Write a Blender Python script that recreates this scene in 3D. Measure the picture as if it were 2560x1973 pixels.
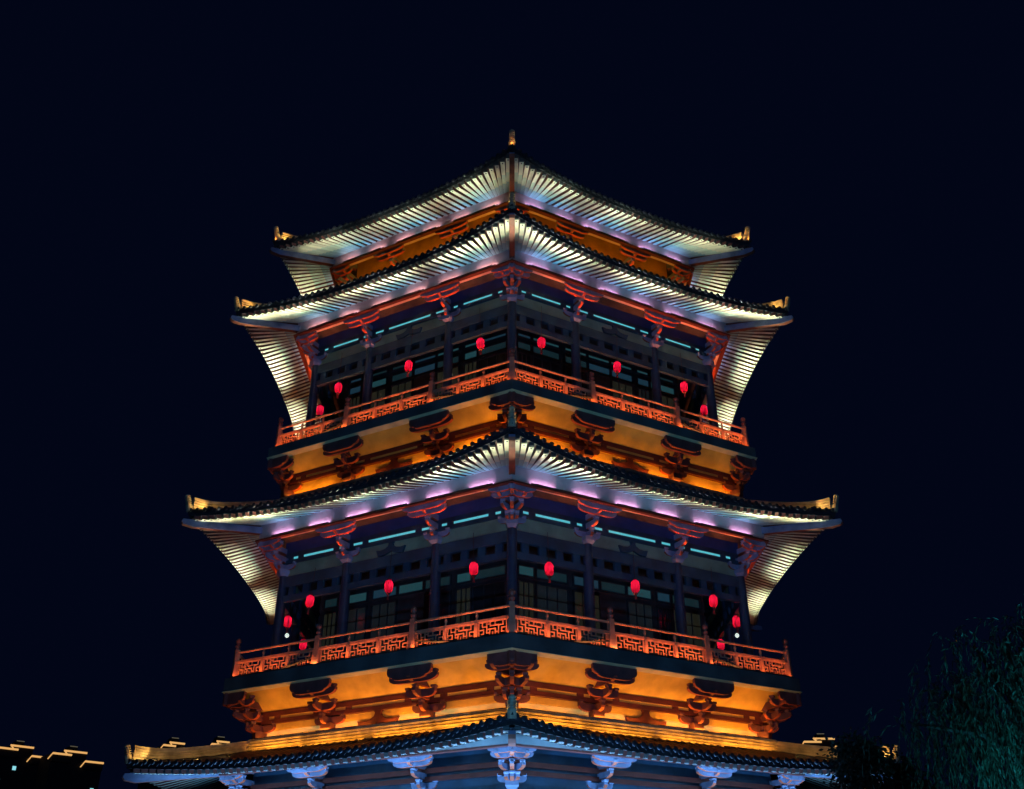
import bpy, math, random
from mathutils import Vector, Matrix
random.seed(7)
R_ = math.radians
scene = bpy.context.scene
for o in list(bpy.data.objects):
    bpy.data.objects.remove(o, do_unlink=True)
C = scene.collection

# ------------------------------------------------------------------ camera
CAMZ = 1.6
cd = bpy.data.cameras.new('camera')
cam = bpy.data.objects.new('camera', cd); C.objects.link(cam)
cam.location = (0, 0, CAMZ); cam.rotation_euler = (R_(90 + 28.8575), 0, 0)
cd.sensor_fit = 'HORIZONTAL'; cd.sensor_width = 36; cd.lens = 35.77
cd.clip_start = .1; cd.clip_end = 4000
scene.camera = cam

# ------------------------------------------------------------------ night sky + moon
world = bpy.data.worlds.new('World'); scene.world = world; world.use_nodes = True
wn = world.node_tree; wn.nodes.clear()
wo = wn.nodes.new('ShaderNodeOutputWorld')
sky = wn.nodes.new('ShaderNodeTexSky'); sky.sky_type = 'NISHITA'; sky.sun_disc = False
sky.sun_elevation = R_(-6); sky.sun_rotation = R_(200)
b1 = wn.nodes.new('ShaderNodeBackground'); b1.inputs[1].default_value = .02
b2 = wn.nodes.new('ShaderNodeBackground'); b2.inputs[0].default_value = (.0007, .0018, .0082, 1); b2.inputs[1].default_value = 1
ad = wn.nodes.new('ShaderNodeAddShader')
wn.links.new(sky.outputs[0], b1.inputs[0]); wn.links.new(b1.outputs[0], ad.inputs[0])
wn.links.new(b2.outputs[0], ad.inputs[1]); wn.links.new(ad.outputs[0], wo.inputs[0])
sd = bpy.data.lights.new('moon', 'SUN'); sd.energy = .1; sd.angle = R_(3); sd.color = (.22, .42, 1)
sun = bpy.data.objects.new('moon', sd); C.objects.link(sun)
sun.rotation_euler = (R_(76), 0, R_(14))
vs = scene.view_settings
vs.view_transform = 'Standard'; vs.look = 'None'; vs.gamma = 1; vs.exposure = 0; vs.use_curve_mapping = False

# light levels (W): the pagoda's own lamps, used by their builders below
P_EAVE, P_PURLIN, P_TEAL, P_RAIL, P_AMBER, P_GROUND, P_TIP, P_FLOOD, P_BRKT = 125, 4.6, 9, 19, 20, 420, 7, 3600, 34
COL_EAVE = (.84, .95, .7); COL_PURLIN = (.78, .46, .9); COL_PINK = (1, .5, .52); COL_TEAL = (.12, .55, .8); COL_RAIL = (1, .3, .07); COL_TIP = (1, .6, .16)
COL_AMBER = (1, .37, .03); COL_BRKT = (1, .2, .05); COL_GROUND = (.2, .5, 1)

# ------------------------------------------------------------------ materials
MATS = {}
def mat(name, col, rough=.6, metal=0, var=.25, scale=3.0, emit=None, estr=0, bump=0, col2=None, detail=6):
    if name in MATS: return MATS[name]
    m = bpy.data.materials.new(name); m.use_nodes = True
    nt = m.node_tree; b = nt.nodes['Principled BSDF']
    tc = nt.nodes.new('ShaderNodeTexCoord'); nz = nt.nodes.new('ShaderNodeTexNoise')
    nz.inputs['Scale'].default_value = scale; nz.inputs['Detail'].default_value = detail
    nt.links.new(tc.outputs['Object'], nz.inputs['Vector'])
    rp = nt.nodes.new('ShaderNodeValToRGB')
    c2 = col2 or tuple(max(0, c * (1 - var)) for c in col)
    c1 = tuple(min(1, c * (1 + var * .5)) for c in col)
    rp.color_ramp.elements[0].color = (*c2, 1); rp.color_ramp.elements[0].position = .35
    rp.color_ramp.elements[1].color = (*c1, 1); rp.color_ramp.elements[1].position = .65
    nt.links.new(nz.outputs['Fac'], rp.inputs['Fac'])
    nt.links.new(rp.outputs[0], b.inputs['Base Color'])
    b.inputs['Roughness'].default_value = rough; b.inputs['Metallic'].default_value = metal
    if emit:
        b.inputs['Emission Color'].default_value = (*emit, 1); b.inputs['Emission Strength'].default_value = estr
    if bump:
        bp = nt.nodes.new('ShaderNodeBump'); bp.inputs['Strength'].default_value = bump; bp.inputs['Distance'].default_value = .02
        n2 = nt.nodes.new('ShaderNodeTexNoise'); n2.inputs['Scale'].default_value = scale * 6
        nt.links.new(tc.outputs['Object'], n2.inputs['Vector'])
        nt.links.new(n2.outputs['Fac'], bp.inputs['Height']); nt.links.new(bp.outputs[0], b.inputs['Normal'])
    MATS[name] = m; return m
M_TILE = mat('grey_roof_tile', (.022, .025, .035), .5, var=.5, scale=2.2, bump=.4)
M_RIDGE = mat('grey_ridge_tile', (.46, .37, .24), .55, var=.45, scale=2.5, bump=.4)
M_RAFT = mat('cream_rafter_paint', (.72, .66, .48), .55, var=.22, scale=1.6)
M_RFT2 = mat('sage_rafter_falloff', (.5, .62, .5), .55, var=.22, scale=1.6)
M_RFT3 = mat('teal_rafter_falloff', (.24, .46, .5), .55, var=.25, scale=1.6)  # sage and teal inner rafter paint, also colouring in the light's inward falloff
M_RSID = mat('oxblood_rafter_side', (.17, .055, .045), .6, var=.3, scale=2)
M_SOFF = mat('oxblood_board', (.085, .035, .03), .7, var=.4, scale=2)
M_PURL = mat('pale_rose_purlin', (.62, .47, .47), .6, var=.2, scale=1.2)
M_BRK = mat('slate_bracket_paint', (.24, .29, .46), .6, var=.3, scale=2)
M_RED = mat('vermilion_edge_paint', (.46, .085, .035), .55, var=.3, scale=2)
M_CBM = mat('brown_beam_paint', (.22, .06, .035), .6, var=.35, scale=2)
M_COL = mat('dark_column_lacquer', (.022, .042, .085), .45, var=.35, scale=1.5)
M_BEAM = mat('dark_beam_paint', (.02, .06, .11), .5, var=.4, scale=1.4)
M_RAIL = mat('orange_rail_paint', (.5, .2, .12), .5, var=.3, scale=2)
M_RDRK = mat('rail_post_cap', (.25, .07, .05), .5, var=.4, scale=4)
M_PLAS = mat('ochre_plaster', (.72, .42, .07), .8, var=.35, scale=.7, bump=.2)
M_PLA2 = mat('olive_plaster', (.34, .36, .24), .8, var=.3, scale=.9)
M_TBRK = mat('plum_bracket_paint', (.15, .045, .045), .6, var=.35, scale=2)
M_COVE = mat('slate_blue_board', (.035, .065, .22), .6, var=.3, scale=1)
M_TIMB = mat('red_timber', (.12, .02, .013), .6, var=.35, scale=2)
M_FASC = mat('slate_fascia', (.075, .085, .09), .55, var=.4, scale=.8)
M_TRIM = mat('gold_trim', (.82, .68, .38), .5, var=.2, scale=1.5)
M_WALL = mat('dark_inner_wall', (.03, .03, .035), .7, var=.4)
M_FRAME = mat('dark_window_frame', (.03, .035, .045), .5, var=.3)
M_PANE = mat('dim_lit_glass', (.04, .05, .05), .2, emit=(.4, .42, .26), estr=.022)
M_PANE2 = mat('teal_lit_glass', (.04, .05, .05), .2, emit=(.12, .5, .6), estr=.085)
M_PANES = [M_PANE2, mat('blue_lit_glass', (.04, .05, .05), .2, emit=(.1, .36, .6), estr=.07), mat('faint_lit_glass', (.04, .05, .05), .2, emit=(.12, .4, .5), estr=.035)]
M_PANEB = [M_PANE, mat('grey_lit_glass', (.04, .05, .05), .2, emit=(.3, .4, .45), estr=.014), M_PANE, mat('unlit_glass', (.02, .025, .03), .15)]
M_TUBE = mat('cyan_tube', (.2, .5, .5), .4, emit=(.13, .72, .85), estr=.55)
M_HOUS = mat('lamp_housing', (.03, .03, .03), .5, var=.2)
M_GROUND = mat('stone_paving', (.12, .115, .11), .85, var=.35, scale=.4, bump=.3)

# ------------------------------------------------------------------ mesh helper
class MB:
    def __init__(s): s.v = []; s.f = []; s.m = []
    def add(s, vs, fs, mi=0):
        n = len(s.v); s.v += [tuple(p) for p in vs]
        for i, f in enumerate(fs):
            s.f.append([n + a for a in f]); s.m.append(mi[i] if isinstance(mi, list) else mi)
    def box(s, c, h, mi=0, bm=None, rot=0):
        x, y, z = c; a, b, d = h; cr, sr = math.cos(rot), math.sin(rot)
        P = []
        for k in (-1, 1):
            for (i, j) in ((-1, -1), (1, -1), (1, 1), (-1, 1)):
                px, py = i * a, j * b
                P.append((x + px * cr - py * sr, y + px * sr + py * cr, z + k * d))
        F = [(0, 3, 2, 1), (4, 5, 6, 7), (0, 1, 5, 4), (1, 2, 6, 5), (2, 3, 7, 6), (3, 0, 4, 7)]
        s.add(P, F, [bm if bm is not None else mi] + [mi] * 5)
    def hexa(s, lo, hi, mi=0):
        F = [(0, 3, 2, 1), (4, 5, 6, 7), (0, 1, 5, 4), (1, 2, 6, 5), (2, 3, 7, 6), (3, 0, 4, 7)]
        s.add(list(lo) + list(hi), F, mi)
    def prism(s, poly, org, d, th, mi=0, bm=None):
        # poly [(along, z)] counter-clockwise, extruded +-th/2 across direction d
        dx, dy = d; nx, ny = -dy, dx; n = len(poly)
        A = [(org[0] + a * dx - nx * th / 2, org[1] + a * dy - ny * th / 2, z) for a, z in poly]
        B = [(org[0] + a * dx + nx * th / 2, org[1] + a * dy + ny * th / 2, z) for a, z in poly]
        wind = 1 if sum(poly[i][0] * poly[(i + 1) % n][1] - poly[(i + 1) % n][0] * poly[i][1] for i in range(n)) > 0 else -1
        F = [tuple(range(n)), tuple(range(2 * n - 1, n - 1, -1))]; mm = [mi, mi]
        for i in range(n):
            j = (i + 1) % n; F.append((i, n + i, n + j, j))
            da, dz = poly[j][0] - poly[i][0], poly[j][1] - poly[i][1]
            nz = -da / (math.hypot(da, dz) + 1e-9) * wind
            mm.append(bm if (bm is not None and nz < -.25) else mi)
        s.add(A + B, F, mm)
    def tube(s, pts, r, n=8, mi=0, cap=True):
        pts = [Vector(p) for p in pts]; rings = []
        for i, p in enumerate(pts):
            t = (pts[min(i + 1, len(pts) - 1)] - pts[max(i - 1, 0)]).normalized()
            a = t.cross(Vector((0, 0, 1)));
            if a.length < 1e-4: a = t.cross(Vector((1, 0, 0)))
            a.normalize(); b = a.cross(t)
            rr = r[i] if isinstance(r, (list, tuple)) else r
            rings.append([p + a * rr * math.cos(2 * math.pi * k / n) + b * rr * math.sin(2 * math.pi * k / n) for k in range(n)])
        V = [q for g in rings for q in g]; F = []
        for i in range(len(pts) - 1):
            for k in range(n):
                F.append((i * n + k, i * n + (k + 1) % n, (i + 1) * n + (k + 1) % n, (i + 1) * n + k))
        if cap:
            F.append(tuple(range(n - 1, -1, -1))); F.append(tuple((len(pts) - 1) * n + k for k in range(n)))
        s.add(V, F, mi)
    def lathe(s, prof, n=12, org=(0, 0, 0), mi=0, axis=None):
        ax = (axis or Vector((0, 0, 1))).normalized(); a = ax.cross(Vector((1, .01, 0))).normalized(); b = ax.cross(a)
        o = Vector(org); V = []; F = []
        for r, z in prof:
            for k in range(n):
                V.append(o + ax * z + (a * math.cos(2 * math.pi * k / n) + b * math.sin(2 * math.pi * k / n)) * r)
        for i in range(len(prof) - 1):
            for k in range(n):
                F.append((i * n + k, i * n + (k + 1) % n, (i + 1) * n + (k + 1) % n, (i + 1) * n + k))
        F.append(tuple(range(n - 1, -1, -1))); F.append(tuple((len(prof) - 1) * n + k for k in range(n)))
        s.add(V, F, mi)
    def sweep(s, pts, prof, mi=0):
        # closed profile [(lateral, up)] swept along pts, kept upright
        pts = [Vector(p) for p in pts]; n = len(prof); V = []; F = []
        for i, p in enumerate(pts):
            t = pts[min(i + 1, len(pts) - 1)] - pts[max(i - 1, 0)]; t.z = 0; t.normalize()
            l = Vector((t.y, -t.x, 0))
            for a, z in prof: V.append(p + l * a + Vector((0, 0, z)))
        for i in range(len(pts) - 1):
            for k in range(n):
                F.append((i * n + k, i * n + (k + 1) % n, (i + 1) * n + (k + 1) % n, (i + 1) * n + k))
        F.append(tuple(range(n - 1, -1, -1))); F.append(tuple((len(pts) - 1) * n + k for k in range(n)))
        s.add(V, F, mi)
    def merge(s, other, M):
        s.add([M @ Vector(p) for p in other.v], other.f, list(other.m))
    def mesh(s, name, mats, smooth=False):
        me = bpy.data.meshes.new(name); me.from_pydata(s.v, [], s.f)
        for m in (mats if isinstance(mats, (list, tuple)) else [mats]): me.materials.append(m)
        me.polygons.foreach_set('material_index', s.m)
        if smooth: me.polygons.foreach_set('use_smooth', [True] * len(s.f))
        me.update(); me.validate(); return me
def link(name, me, parent=None, M=None, label=None, cat=None, group=None, kind=None):
    o = bpy.data.objects.new(name, me); C.objects.link(o)
    if parent: o.parent = parent
    if M is not None: o.matrix_local = M
    if label: o['label'] = label
    if cat: o['category'] = cat
    if group: o['group'] = group
    if kind: o['kind'] = kind
    return o
def rz(deg): return Matrix.Rotation(R_(deg), 4, 'Z')
T30 = math.tan(R_(30)); C30 = math.cos(R_(30))
NEAR = (30, -30); FLANK = (90, -90); REAR = (150, -150); SEEN = NEAR + FLANK; ALL = SEEN + REAR
Z = lambda h: h + CAMZ

# ------------------------------------------------------------------ ground
g = MB(); g.add([(-1500, -1500, 0), (1500, -1500, 0), (1500, 1500, 0), (-1500, 1500, 0)], [(0, 1, 2, 3)])
link('ground', g.mesh('ground', M_GROUND), kind='structure')

# ------------------------------------------------------------------ pagoda
pag = link('pagoda', None, label='three storey hexagonal pavilion with upturned eaves, lit gold and white at night', cat='pagoda')
pag.location = (0, 50, 0)

def area_light(name, parent, M, sx, sy, power, col, spread):
    L = bpy.data.lights.get(name)
    if L is None:
        L = bpy.data.lights.new(name, 'AREA'); L.shape = 'RECTANGLE'; L.size = sx; L.size_y = sy
        L.energy = power; L.color = col; L.spread = R_(spread)
    o = bpy.data.objects.new(name, L); C.objects.link(o); o.parent = parent; o.matrix_local = M
    return o
def aim(pos, d, xdir=(1, 0, 0)):
    # matrix: -Z looks along d, X along xdir
    z = -Vector(d).normalized(); x = Vector(xdir); x = (x - z * x.dot(z)).normalized(); y = z.cross(x)
    return Matrix(((x.x, y.x, z.x, pos[0]), (x.y, y.y, z.y, pos[1]), (x.z, y.z, z.z, pos[2]), (0, 0, 0, 1)))

# --- roofs
RIDGE = []
zz = 0
for k, (w, h) in enumerate([(.17, .08), (.09, .055), (.16, .065), (.09, .055), (.16, .065), (.09, .055), (.16, .065), (.11, .1)]):
    RIDGE += [(w, zz), (w, zz + h)]; zz += h
RIDGE_H = zz
RIDGE_PROF = RIDGE + [(-a, b) for a, b in reversed(RIDGE)]

def make_rafter():
    m = MB(); w = .1; h = .2
    pr = [(0, 0), (.36, 0), (.62, 0), (.93, 0), (.985, .025), (1, .07), (1, h), (0, h)]  # underside split teal, sage, cream: light fading from the tip put into paint
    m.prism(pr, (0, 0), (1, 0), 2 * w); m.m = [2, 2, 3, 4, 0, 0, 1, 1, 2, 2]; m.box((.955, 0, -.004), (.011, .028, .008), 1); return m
for m_ in (M_RAFT, M_RFT2, M_RFT3):
    nt_ = m_.node_tree; bs = nt_.nodes['Principled BSDF']; src = bs.inputs['Base Color'].links[0].from_socket
    oi = nt_.nodes.new('ShaderNodeObjectInfo'); hs = nt_.nodes.new('ShaderNodeHueSaturation'); mr = nt_.nodes.new('ShaderNodeMapRange')
    mr.inputs['To Min'].default_value = .72; mr.inputs['To Max'].default_value = 1.08
    nt_.links.new(oi.outputs['Random'], mr.inputs['Value']); nt_.links.new(mr.outputs[0], hs.inputs['Value']); nt_.links.new(src, hs.inputs['Color']); nt_.links.new(hs.outputs[0], bs.inputs['Base Color'])
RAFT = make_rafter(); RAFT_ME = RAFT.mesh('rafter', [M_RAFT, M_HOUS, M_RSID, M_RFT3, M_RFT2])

class Roof:
    def __init__(s, Rm, Rc, zm, zc, Rp, zp, Rtop, ztop, apex=None, pw=2.6):
        s.am, s.ac, s.zm, s.zc = Rm * C30, Rc * C30, Z(zm), Z(zc)
        s.ap, s.zp = Rp * C30, Z(zp)              # purlin apothem, purlin top
        s.at, s.zt = Rtop * C30, Z(ztop); s.pw = pw; s.ph = .36 if zm > 10 else .2
    def ae(s, q): return s.am + (s.ac - s.am) * abs(q) ** s.pw
    def ze(s, q): return s.zm + (s.zc - s.zm) * abs(q) ** s.pw
    def eave(s, q, dz=0): a = s.ae(q); return Vector((q * a * T30, -a, s.ze(q) + dz))
    def q_of_u(s, u):
        q = u / (s.am * T30)
        for _ in range(12): q = u / (s.ae(q) * T30)
        return max(-1, min(1, q))
    def top(s, q, t):
        a = s.at + (s.ae(q) - s.at) * t
        z = s.zt + (s.ze(q) + .44 - s.zt) * (1 - (1 - t) ** 1.5)
        return Vector((q * a * T30, -a, z))
    def at_a(s, u, a):
        # roof top surface at plan position (u, a)
        q = max(-1, min(1, u / (a * T30))); t = (a - s.at) / (s.ae(q) - s.at)
        t = max(0, min(1, t)); return s.zt + (s.ze(q) + .44 - s.zt) * (1 - (1 - t) ** 1.5)

orn_lamps = []
def build_roof(rf, name_label, tip_h, tip_R, apex=None, ind=True, sides=SEEN, nraft=44, finial_rings=4, lit=True):
    NS, NT = 28, 8
    m = MB()
    for th in ALL:
        Mx = rz(th); V = []; F = []; mm = []
        for i in range(NS + 1):
            q = -1 + 2 * i / NS
            for j in range(NT + 1): V.append(Mx @ rf.top(q, j / NT))
            e = rf.eave(q, .3); V.append(Mx @ e)                # under edge of tiles
            e = rf.eave(q, .21); V.append(Mx @ (e + Vector((0, .1, 0))))
            V.append(Mx @ Vector((q * (rf.ap - .3) * T30, -(rf.ap - .3), rf.zp + .26)))
        K = NT + 4
        for i in range(NS):
            for j in range(K - 1):
                F.append((i * K + j, i * K + j + 1, (i + 1) * K + j + 1, (i + 1) * K + j)); mm.append(1 if j >= NT + 2 else (2 if j == NT + 1 else 0))
        m.add(V, F, mm)
        if apex:
            a0 = Mx @ Vector((-rf.at * T30, -rf.at, rf.zt)); b0 = Mx @ Vector((rf.at * T30, -rf.at, rf.zt))
            m.add([a0, b0, (0, 0, Z(apex))], [(0, 1, 2)], 0)
    roof = link('roof', m.mesh('roof', [M_TILE, M_SOFF, M_WALL]), pag, label=name_label)
    # rafters: straight in the middle, fanned towards the corners
    Lp = rf.ap * T30; Le = rf.eave(1).x
    rest = MB()
    for th in sides:
        for i in range(nraft):
            u = -Le + .28 + (2 * Le - .56) * i / (nraft - 1)
            q = rf.q_of_u(u); tip = rf.eave(q); tip.y += .06
            u1 = Lp - 1.7; au = abs(u)
            ur = u if au < u1 else math.copysign(u1 + (au - u1) * (Lp - .12 - u1) / (Le - u1), u)
            aroot = rf.ap - .06
            root = Vector((ur, -aroot, rf.zp + .04))
            if au > u1: root.z -= 0
            d = tip - root; L = d.length; x = d.normalized(); y = Vector((0, 0, 1)).cross(x).normalized(); zc = x.cross(y)
            Ml = Matrix(((x.x * L, y.x, zc.x, root.x), (x.y * L, y.y, zc.y, root.y), (x.z * L, y.z, zc.z, root.z), (0, 0, 0, 1)))
            Mw = rz(th) @ Ml
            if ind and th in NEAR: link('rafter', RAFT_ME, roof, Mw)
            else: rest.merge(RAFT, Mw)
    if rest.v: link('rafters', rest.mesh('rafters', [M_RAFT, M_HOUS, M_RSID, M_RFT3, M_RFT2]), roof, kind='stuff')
    # cover tiles with round ends
    ct = MB(); nt = nraft
    for th in sides:
        side = MB()
        for i in range(nt + 1):
            u = -Le + .12 + (2 * Le - .24) * i / nt
            q = rf.q_of_u(u); a1 = rf.ae(q) + .05; a0 = max(rf.at, abs(u) / T30 + .05)
            if a1 - a0 < .15: continue
            pts = []
            for k in range(6):
                a = a0 + (a1 - a0) * k / 5; pts.append((u, -a, rf.at_a(u, min(a, rf.ae(q))) + .02))
            j = random.uniform(-.012, .012)
            side.tube([(p[0] + j, p[1], p[2]) for p in pts], .085, 8)
            z1 = pts[-1][2]
            side.lathe([(.1, 0), (.1, .05), (.06, .06)], 10, (u + j, -a1 + .01, z1), axis=Vector((0, -1, 0)))
            un = u + (2 * Le - .24) / nt / 2                    # drip tile between two covers
            if i < nt:
                qn = rf.q_of_u(un); e = rf.eave(qn, .46)
                side.prism([(-.1, e.z), (-.07, e.z - .1), (0, e.z - .17), (.07, e.z - .1), (.1, e.z)], (un, e.y - .03), (1, 0), .03)
        ct.merge(side, rz(th))
    link('cover_tiles', ct.mesh('cover_tiles', M_TILE), roof, kind='stuff')
    # fascia board with lit rafter ends sits under the tiles
    for th in sides:
        fb = MB(); pts = [rf.eave(-1 + 2 * i / 24, .205) + Vector((0, .02, 0)) for i in range(25)]
        fb.sweep(pts, [(.025, 0), (.025, .1), (-.025, .1), (-.025, 0)])
        link('eave_board', fb.mesh('eave_board', M_WALL), roof, rz(th))
    # hip ridges
    for th in ALL:
        if th in REAR: pass
        hp = []
        for k in range(13):
            t = k / 12 * .968; p = rf.top(1, t); p.z += .0; hp.append(p)
        lift = [0 if k < 8 else (k - 8) ** 2 / 16 * tip_h * .35 for k in range(13)]
        hp = [p + Vector((0, 0, l - .05)) for p, l in zip(hp, lift)]
        h = MB(); h.sweep(hp, RIDGE_PROF)
        hr = link('hip_ridge', h.mesh('hip_ridge', M_RIDGE), roof, rz(th))
        # ringed ornament at the ridge end
        o = MB(); e = hp[-1]; out = Vector((math.sin(R_(30)), -math.cos(R_(30)), 0))
        prof = [(.16, -.25)]
        n = finial_rings; hh = tip_h
        for k in range(n):
            z0 = hh * k / n; prof += [(.15 - .03 * k / n, z0), (.15 - .03 * k / n, z0 + hh / n * .55), (.085 - .02 * k / n, z0 + hh / n * .6), (.085 - .02 * k / n, z0 + hh / n * .98)]
        prof += [(.13, hh), (.12, hh + .06), (.05, hh + .12)]
        o.lathe(prof, 12, (e.x + out.x * .16, e.y + out.y * .16, e.z + .12), axis=Vector((out.x * .28, out.y * .28, 1)))
        link('ridge_ornament', o.mesh('ridge_ornament', M_RIDGE), roof, rz(th))
        if th in (-30, 30, -90):                    # vertices at 0, 60 and -60 degrees
            c = rf.eave(1, .5); orn_lamps.append((roof, th, Vector((c.x + out.x * .05, c.y + out.y * .05, c.z + .1))))
    # corner beams
    Rp = rf.ap / C30
    for th in SEEN[:2] + FLANK:
        cb = MB(); od = Vector((math.sin(R_(30)), -math.cos(R_(30)), 0))
        r0, r1 = Rp - 1.2, tip_R; e = rf.eave(1)
        z0 = rf.zp - .12; z1 = e.z - .14
        prof = [(r0, z0 - .16), (r1 - .5, z1 - .16), (r1 - .08, z1 - .1), (r1, z1 + .02), (r1 - .05, z1 + .14), (r0, z0 + .14)]
        cb.prism(prof, (0, 0), (od.x, od.y), .24, 0, 1)
        link('corner_beam', cb.mesh('corner_beam', [M_BRK, M_CBM]), roof, rz(th))
    # purlin
    for th in SEEN:
        p = MB(); h = rf.ph; ztop = rf.zp + .02; hl = lambda a: a * T30
        a0, a1 = rf.ap - .17, rf.ap + .12
        p.hexa([(-hl(a0), -a0, ztop - 2 * h), (hl(a0), -a0, ztop - 2 * h), (hl(a1), -a1, ztop - 2 * h), (-hl(a1), -a1, ztop - 2 * h)][::-1],
               [(-hl(a0), -a0, ztop), (hl(a0), -a0, ztop), (hl(a1), -a1, ztop), (-hl(a1), -a1, ztop)][::-1])
        link('purlin', p.mesh('purlin', M_PURL), roof, rz(th))
        sl = MB(); zb = ztop - 2 * h; b0, b1 = a1 - .06, a1 + .15
        sl.hexa([(-hl(b0), -b0, zb - .07), (hl(b0), -b0, zb - .07), (hl(b1), -b1, zb - .07), (-hl(b1), -b1, zb - .07)][::-1],
                [(-hl(b0), -b0, zb - .004), (hl(b0), -b0, zb - .004), (hl(b1), -b1, zb - .004), (-hl(b1), -b1, zb - .004)][::-1])
        link('purlin_tray', sl.mesh('purlin_tray', M_TIMB), roof, rz(th))
    return roof

def wall_ridge(roof, rf):
    for th in SEEN:
        a = rf.at + .1; p = MB()
        p.sweep([(-a * T30, -a, rf.zt - .06), (0, -a, rf.zt - .06), (a * T30, -a, rf.zt - .06)], RIDGE_PROF)
        link('wall_ridge', p.mesh('wall_ridge', M_RIDGE), roof, rz(th))

#           Rm    Rc    zm     zc     Rp     zp     Rtop  ztop
RF_T = Roof(13.55, 14.35, 32.12, 32.25, 10.95, 32.88, 5.0, 36.8)
RF_2 = Roof(14.9, 15.75, 27.33, 27.55, 12.45, 28.2, 10.6, 29.95)
RF_3 = Roof(15.5, 16.45, 16.37, 16.72, 13.05, 17.08, 12.3, 18.1)
RF_4 = Roof(16.3, 17.2, 5.8, 6.12, 13.4, 6.75, 12.4, 7.3)
roofT = build_roof(RF_T, 'topmost tiled roof with white lit rafters', .62, 14.55, apex=39.5, nraft=41, finial_rings=6)
roof2 = build_roof(RF_2, 'second tiled eave with white lit rafters', .42, 16.0, nraft=44)
roof3 = build_roof(RF_3, 'wide middle tiled eave with lit rafters', .42, 16.7, nraft=45)
roof4 = build_roof(RF_4, 'lowest tiled eave with blue lit soffit and gold ridge', .35, 17.3, nraft=47, ind=False)
wall_ridge(roof2, RF_2); wall_ridge(roof3, RF_3); wall_ridge(roof4, RF_4)
fm = MB(); fm.lathe([(.5, 0), (.5, .3), (.3, .5), (.55, 1.0), (.3, 1.5), (.4, 1.8), (.1, 2.6), (.02, 3.0)], 16, (0, 0, Z(39.3)))
link('roof_finial', fm.mesh('roof_finial', M_RIDGE), roofT)

# --- brackets
def arm_poly(L, z0, h, both=True):
    P = [(L, z0 + h), (-L if both else -.1, z0 + h)]
    if both: P += [(-L, z0 + h * .62), (-L * .93, z0 + h * .32), (-L * .78, z0 + h * .1), (-L * .55, z0)]
    else: P += [(-.1, z0)]
    P += [(L * .55, z0), (L * .78, z0 + h * .1), (L * .93, z0 + h * .32), (L, z0 + h * .62)]
    return P
def block(m, x, y, z, w, h, mi=0, bm=1):
    lo = [(x - w * .62, y - w * .62, z), (x + w * .62, y - w * .62, z), (x + w * .62, y + w * .62, z), (x - w * .62, y + w * .62, z)]
    md = [(x + i * w, y + j * w, z + h * .45) for i, j in ((-1, -1), (1, -1), (1, 1), (-1, 1))]
    hi = [(a, b, z + h) for a, b, _ in md]
    V = lo + md + hi; F = [(0, 3, 2, 1), (8, 9, 10, 11)]; mm = [bm, mi]
    for l in (0, 4):
        for k in range(4):
            F.append((l + k, l + (k + 1) % 4, l + 4 + (k + 1) % 4, l + 4 + k)); mm.append(mi)
    m.add(V, F, mm)
def bracket_mesh(z0, H, reach, corner=False, big=1.0, lobe=1.0):
    """bracket set at the origin of its own frame, out = -Y; z0 base, H height, reach outward"""
    m = MB(); h = H / 5.2; t = .15
    c3, s3 = math.cos(R_(30)), math.sin(R_(30))
    rc = reach / C30 if corner else reach
    block(m, 0, -.05, z0, .24, h * 1.1)
    outs = [(0, -1)] if not corner else [(0, -1), (s3, -c3), (-s3, -c3)]
    for k, (fr, hz) in enumerate(((.42, 1.0), (.8, 2.3), (1.08, 3.6))):
        za = z0 + hz * h; ha = h * .82
        for j, d in enumerate(outs):
            r = rc if j == 0 else reach
            m.prism(arm_poly(r * fr, za, ha, False), (0, 0), d, t - .003 * j, 0, 1)
            block(m, d[0] * r * fr * .88, d[1] * r * fr * .88, za + ha, .1, h * .36)
        # arms parallel to the wall
        if k == 1 and lobe <= 1: continue
        o_par = (0, .42, .8)[k] * rc; L = (.66, .6, .98)[k] * big
        if corner:
            for sg in (-1, 1):
                d = (sg * c3, s3)
                m.prism([(L, za + ha), (-.15, za + ha), (-.15, za), (L * .5, za), (L * .78, za + ha * .12), (L * .93, za + ha * .36), (L, za + ha * .66)], (0, -o_par), d, t - .006, 0, 1)
                block(m, .88 * L * d[0], -o_par + .88 * L * d[1], za + ha, .1, h * .36)
        else:
            m.prism(arm_poly(L, za, ha), (0, -o_par), (1, 0), t - .006, 0, 1)
            for e in (-.88, .88): block(m, e * L, -o_par, za + ha * .99, .1, h * .36)
    # outer arm that carries the purlin / floor edge
    za = z0 + (5.15 - lobe) * h; hl = h * lobe * (.9 if lobe <= 1 else 1.02); L = (1.12 if lobe <= 1 else .9) * big
    hp_ = [(L, za + hl), (L, za + hl * .62), (L * .96, za + hl * .42), (L * .86, za + hl * .27), (L * .77, za + hl * .24), (L * .7, za + hl * .08), (L * .5, za)]
    if corner:
        for sg in (-1, 1): m.prism([(-.15, za), (-.15, za + hl)] + hp_ if False else hp_ + [(-.15, za), (-.15, za + hl)], (0, -rc), (sg * c3, s3), t * .9, 0, 1)
    else:
        m.prism([(-a_, b_) for a_, b_ in hp_] + hp_[::-1], (0, -rc), (1, 0), t * .9, 0, 1)
        for e in (-.4, .4): m.lathe([(.04, 0), (.04, .02)], 8, (e * big, -rc - t * .45, za + hl * .6), axis=Vector((0, -1, 0)))
    return m
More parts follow.
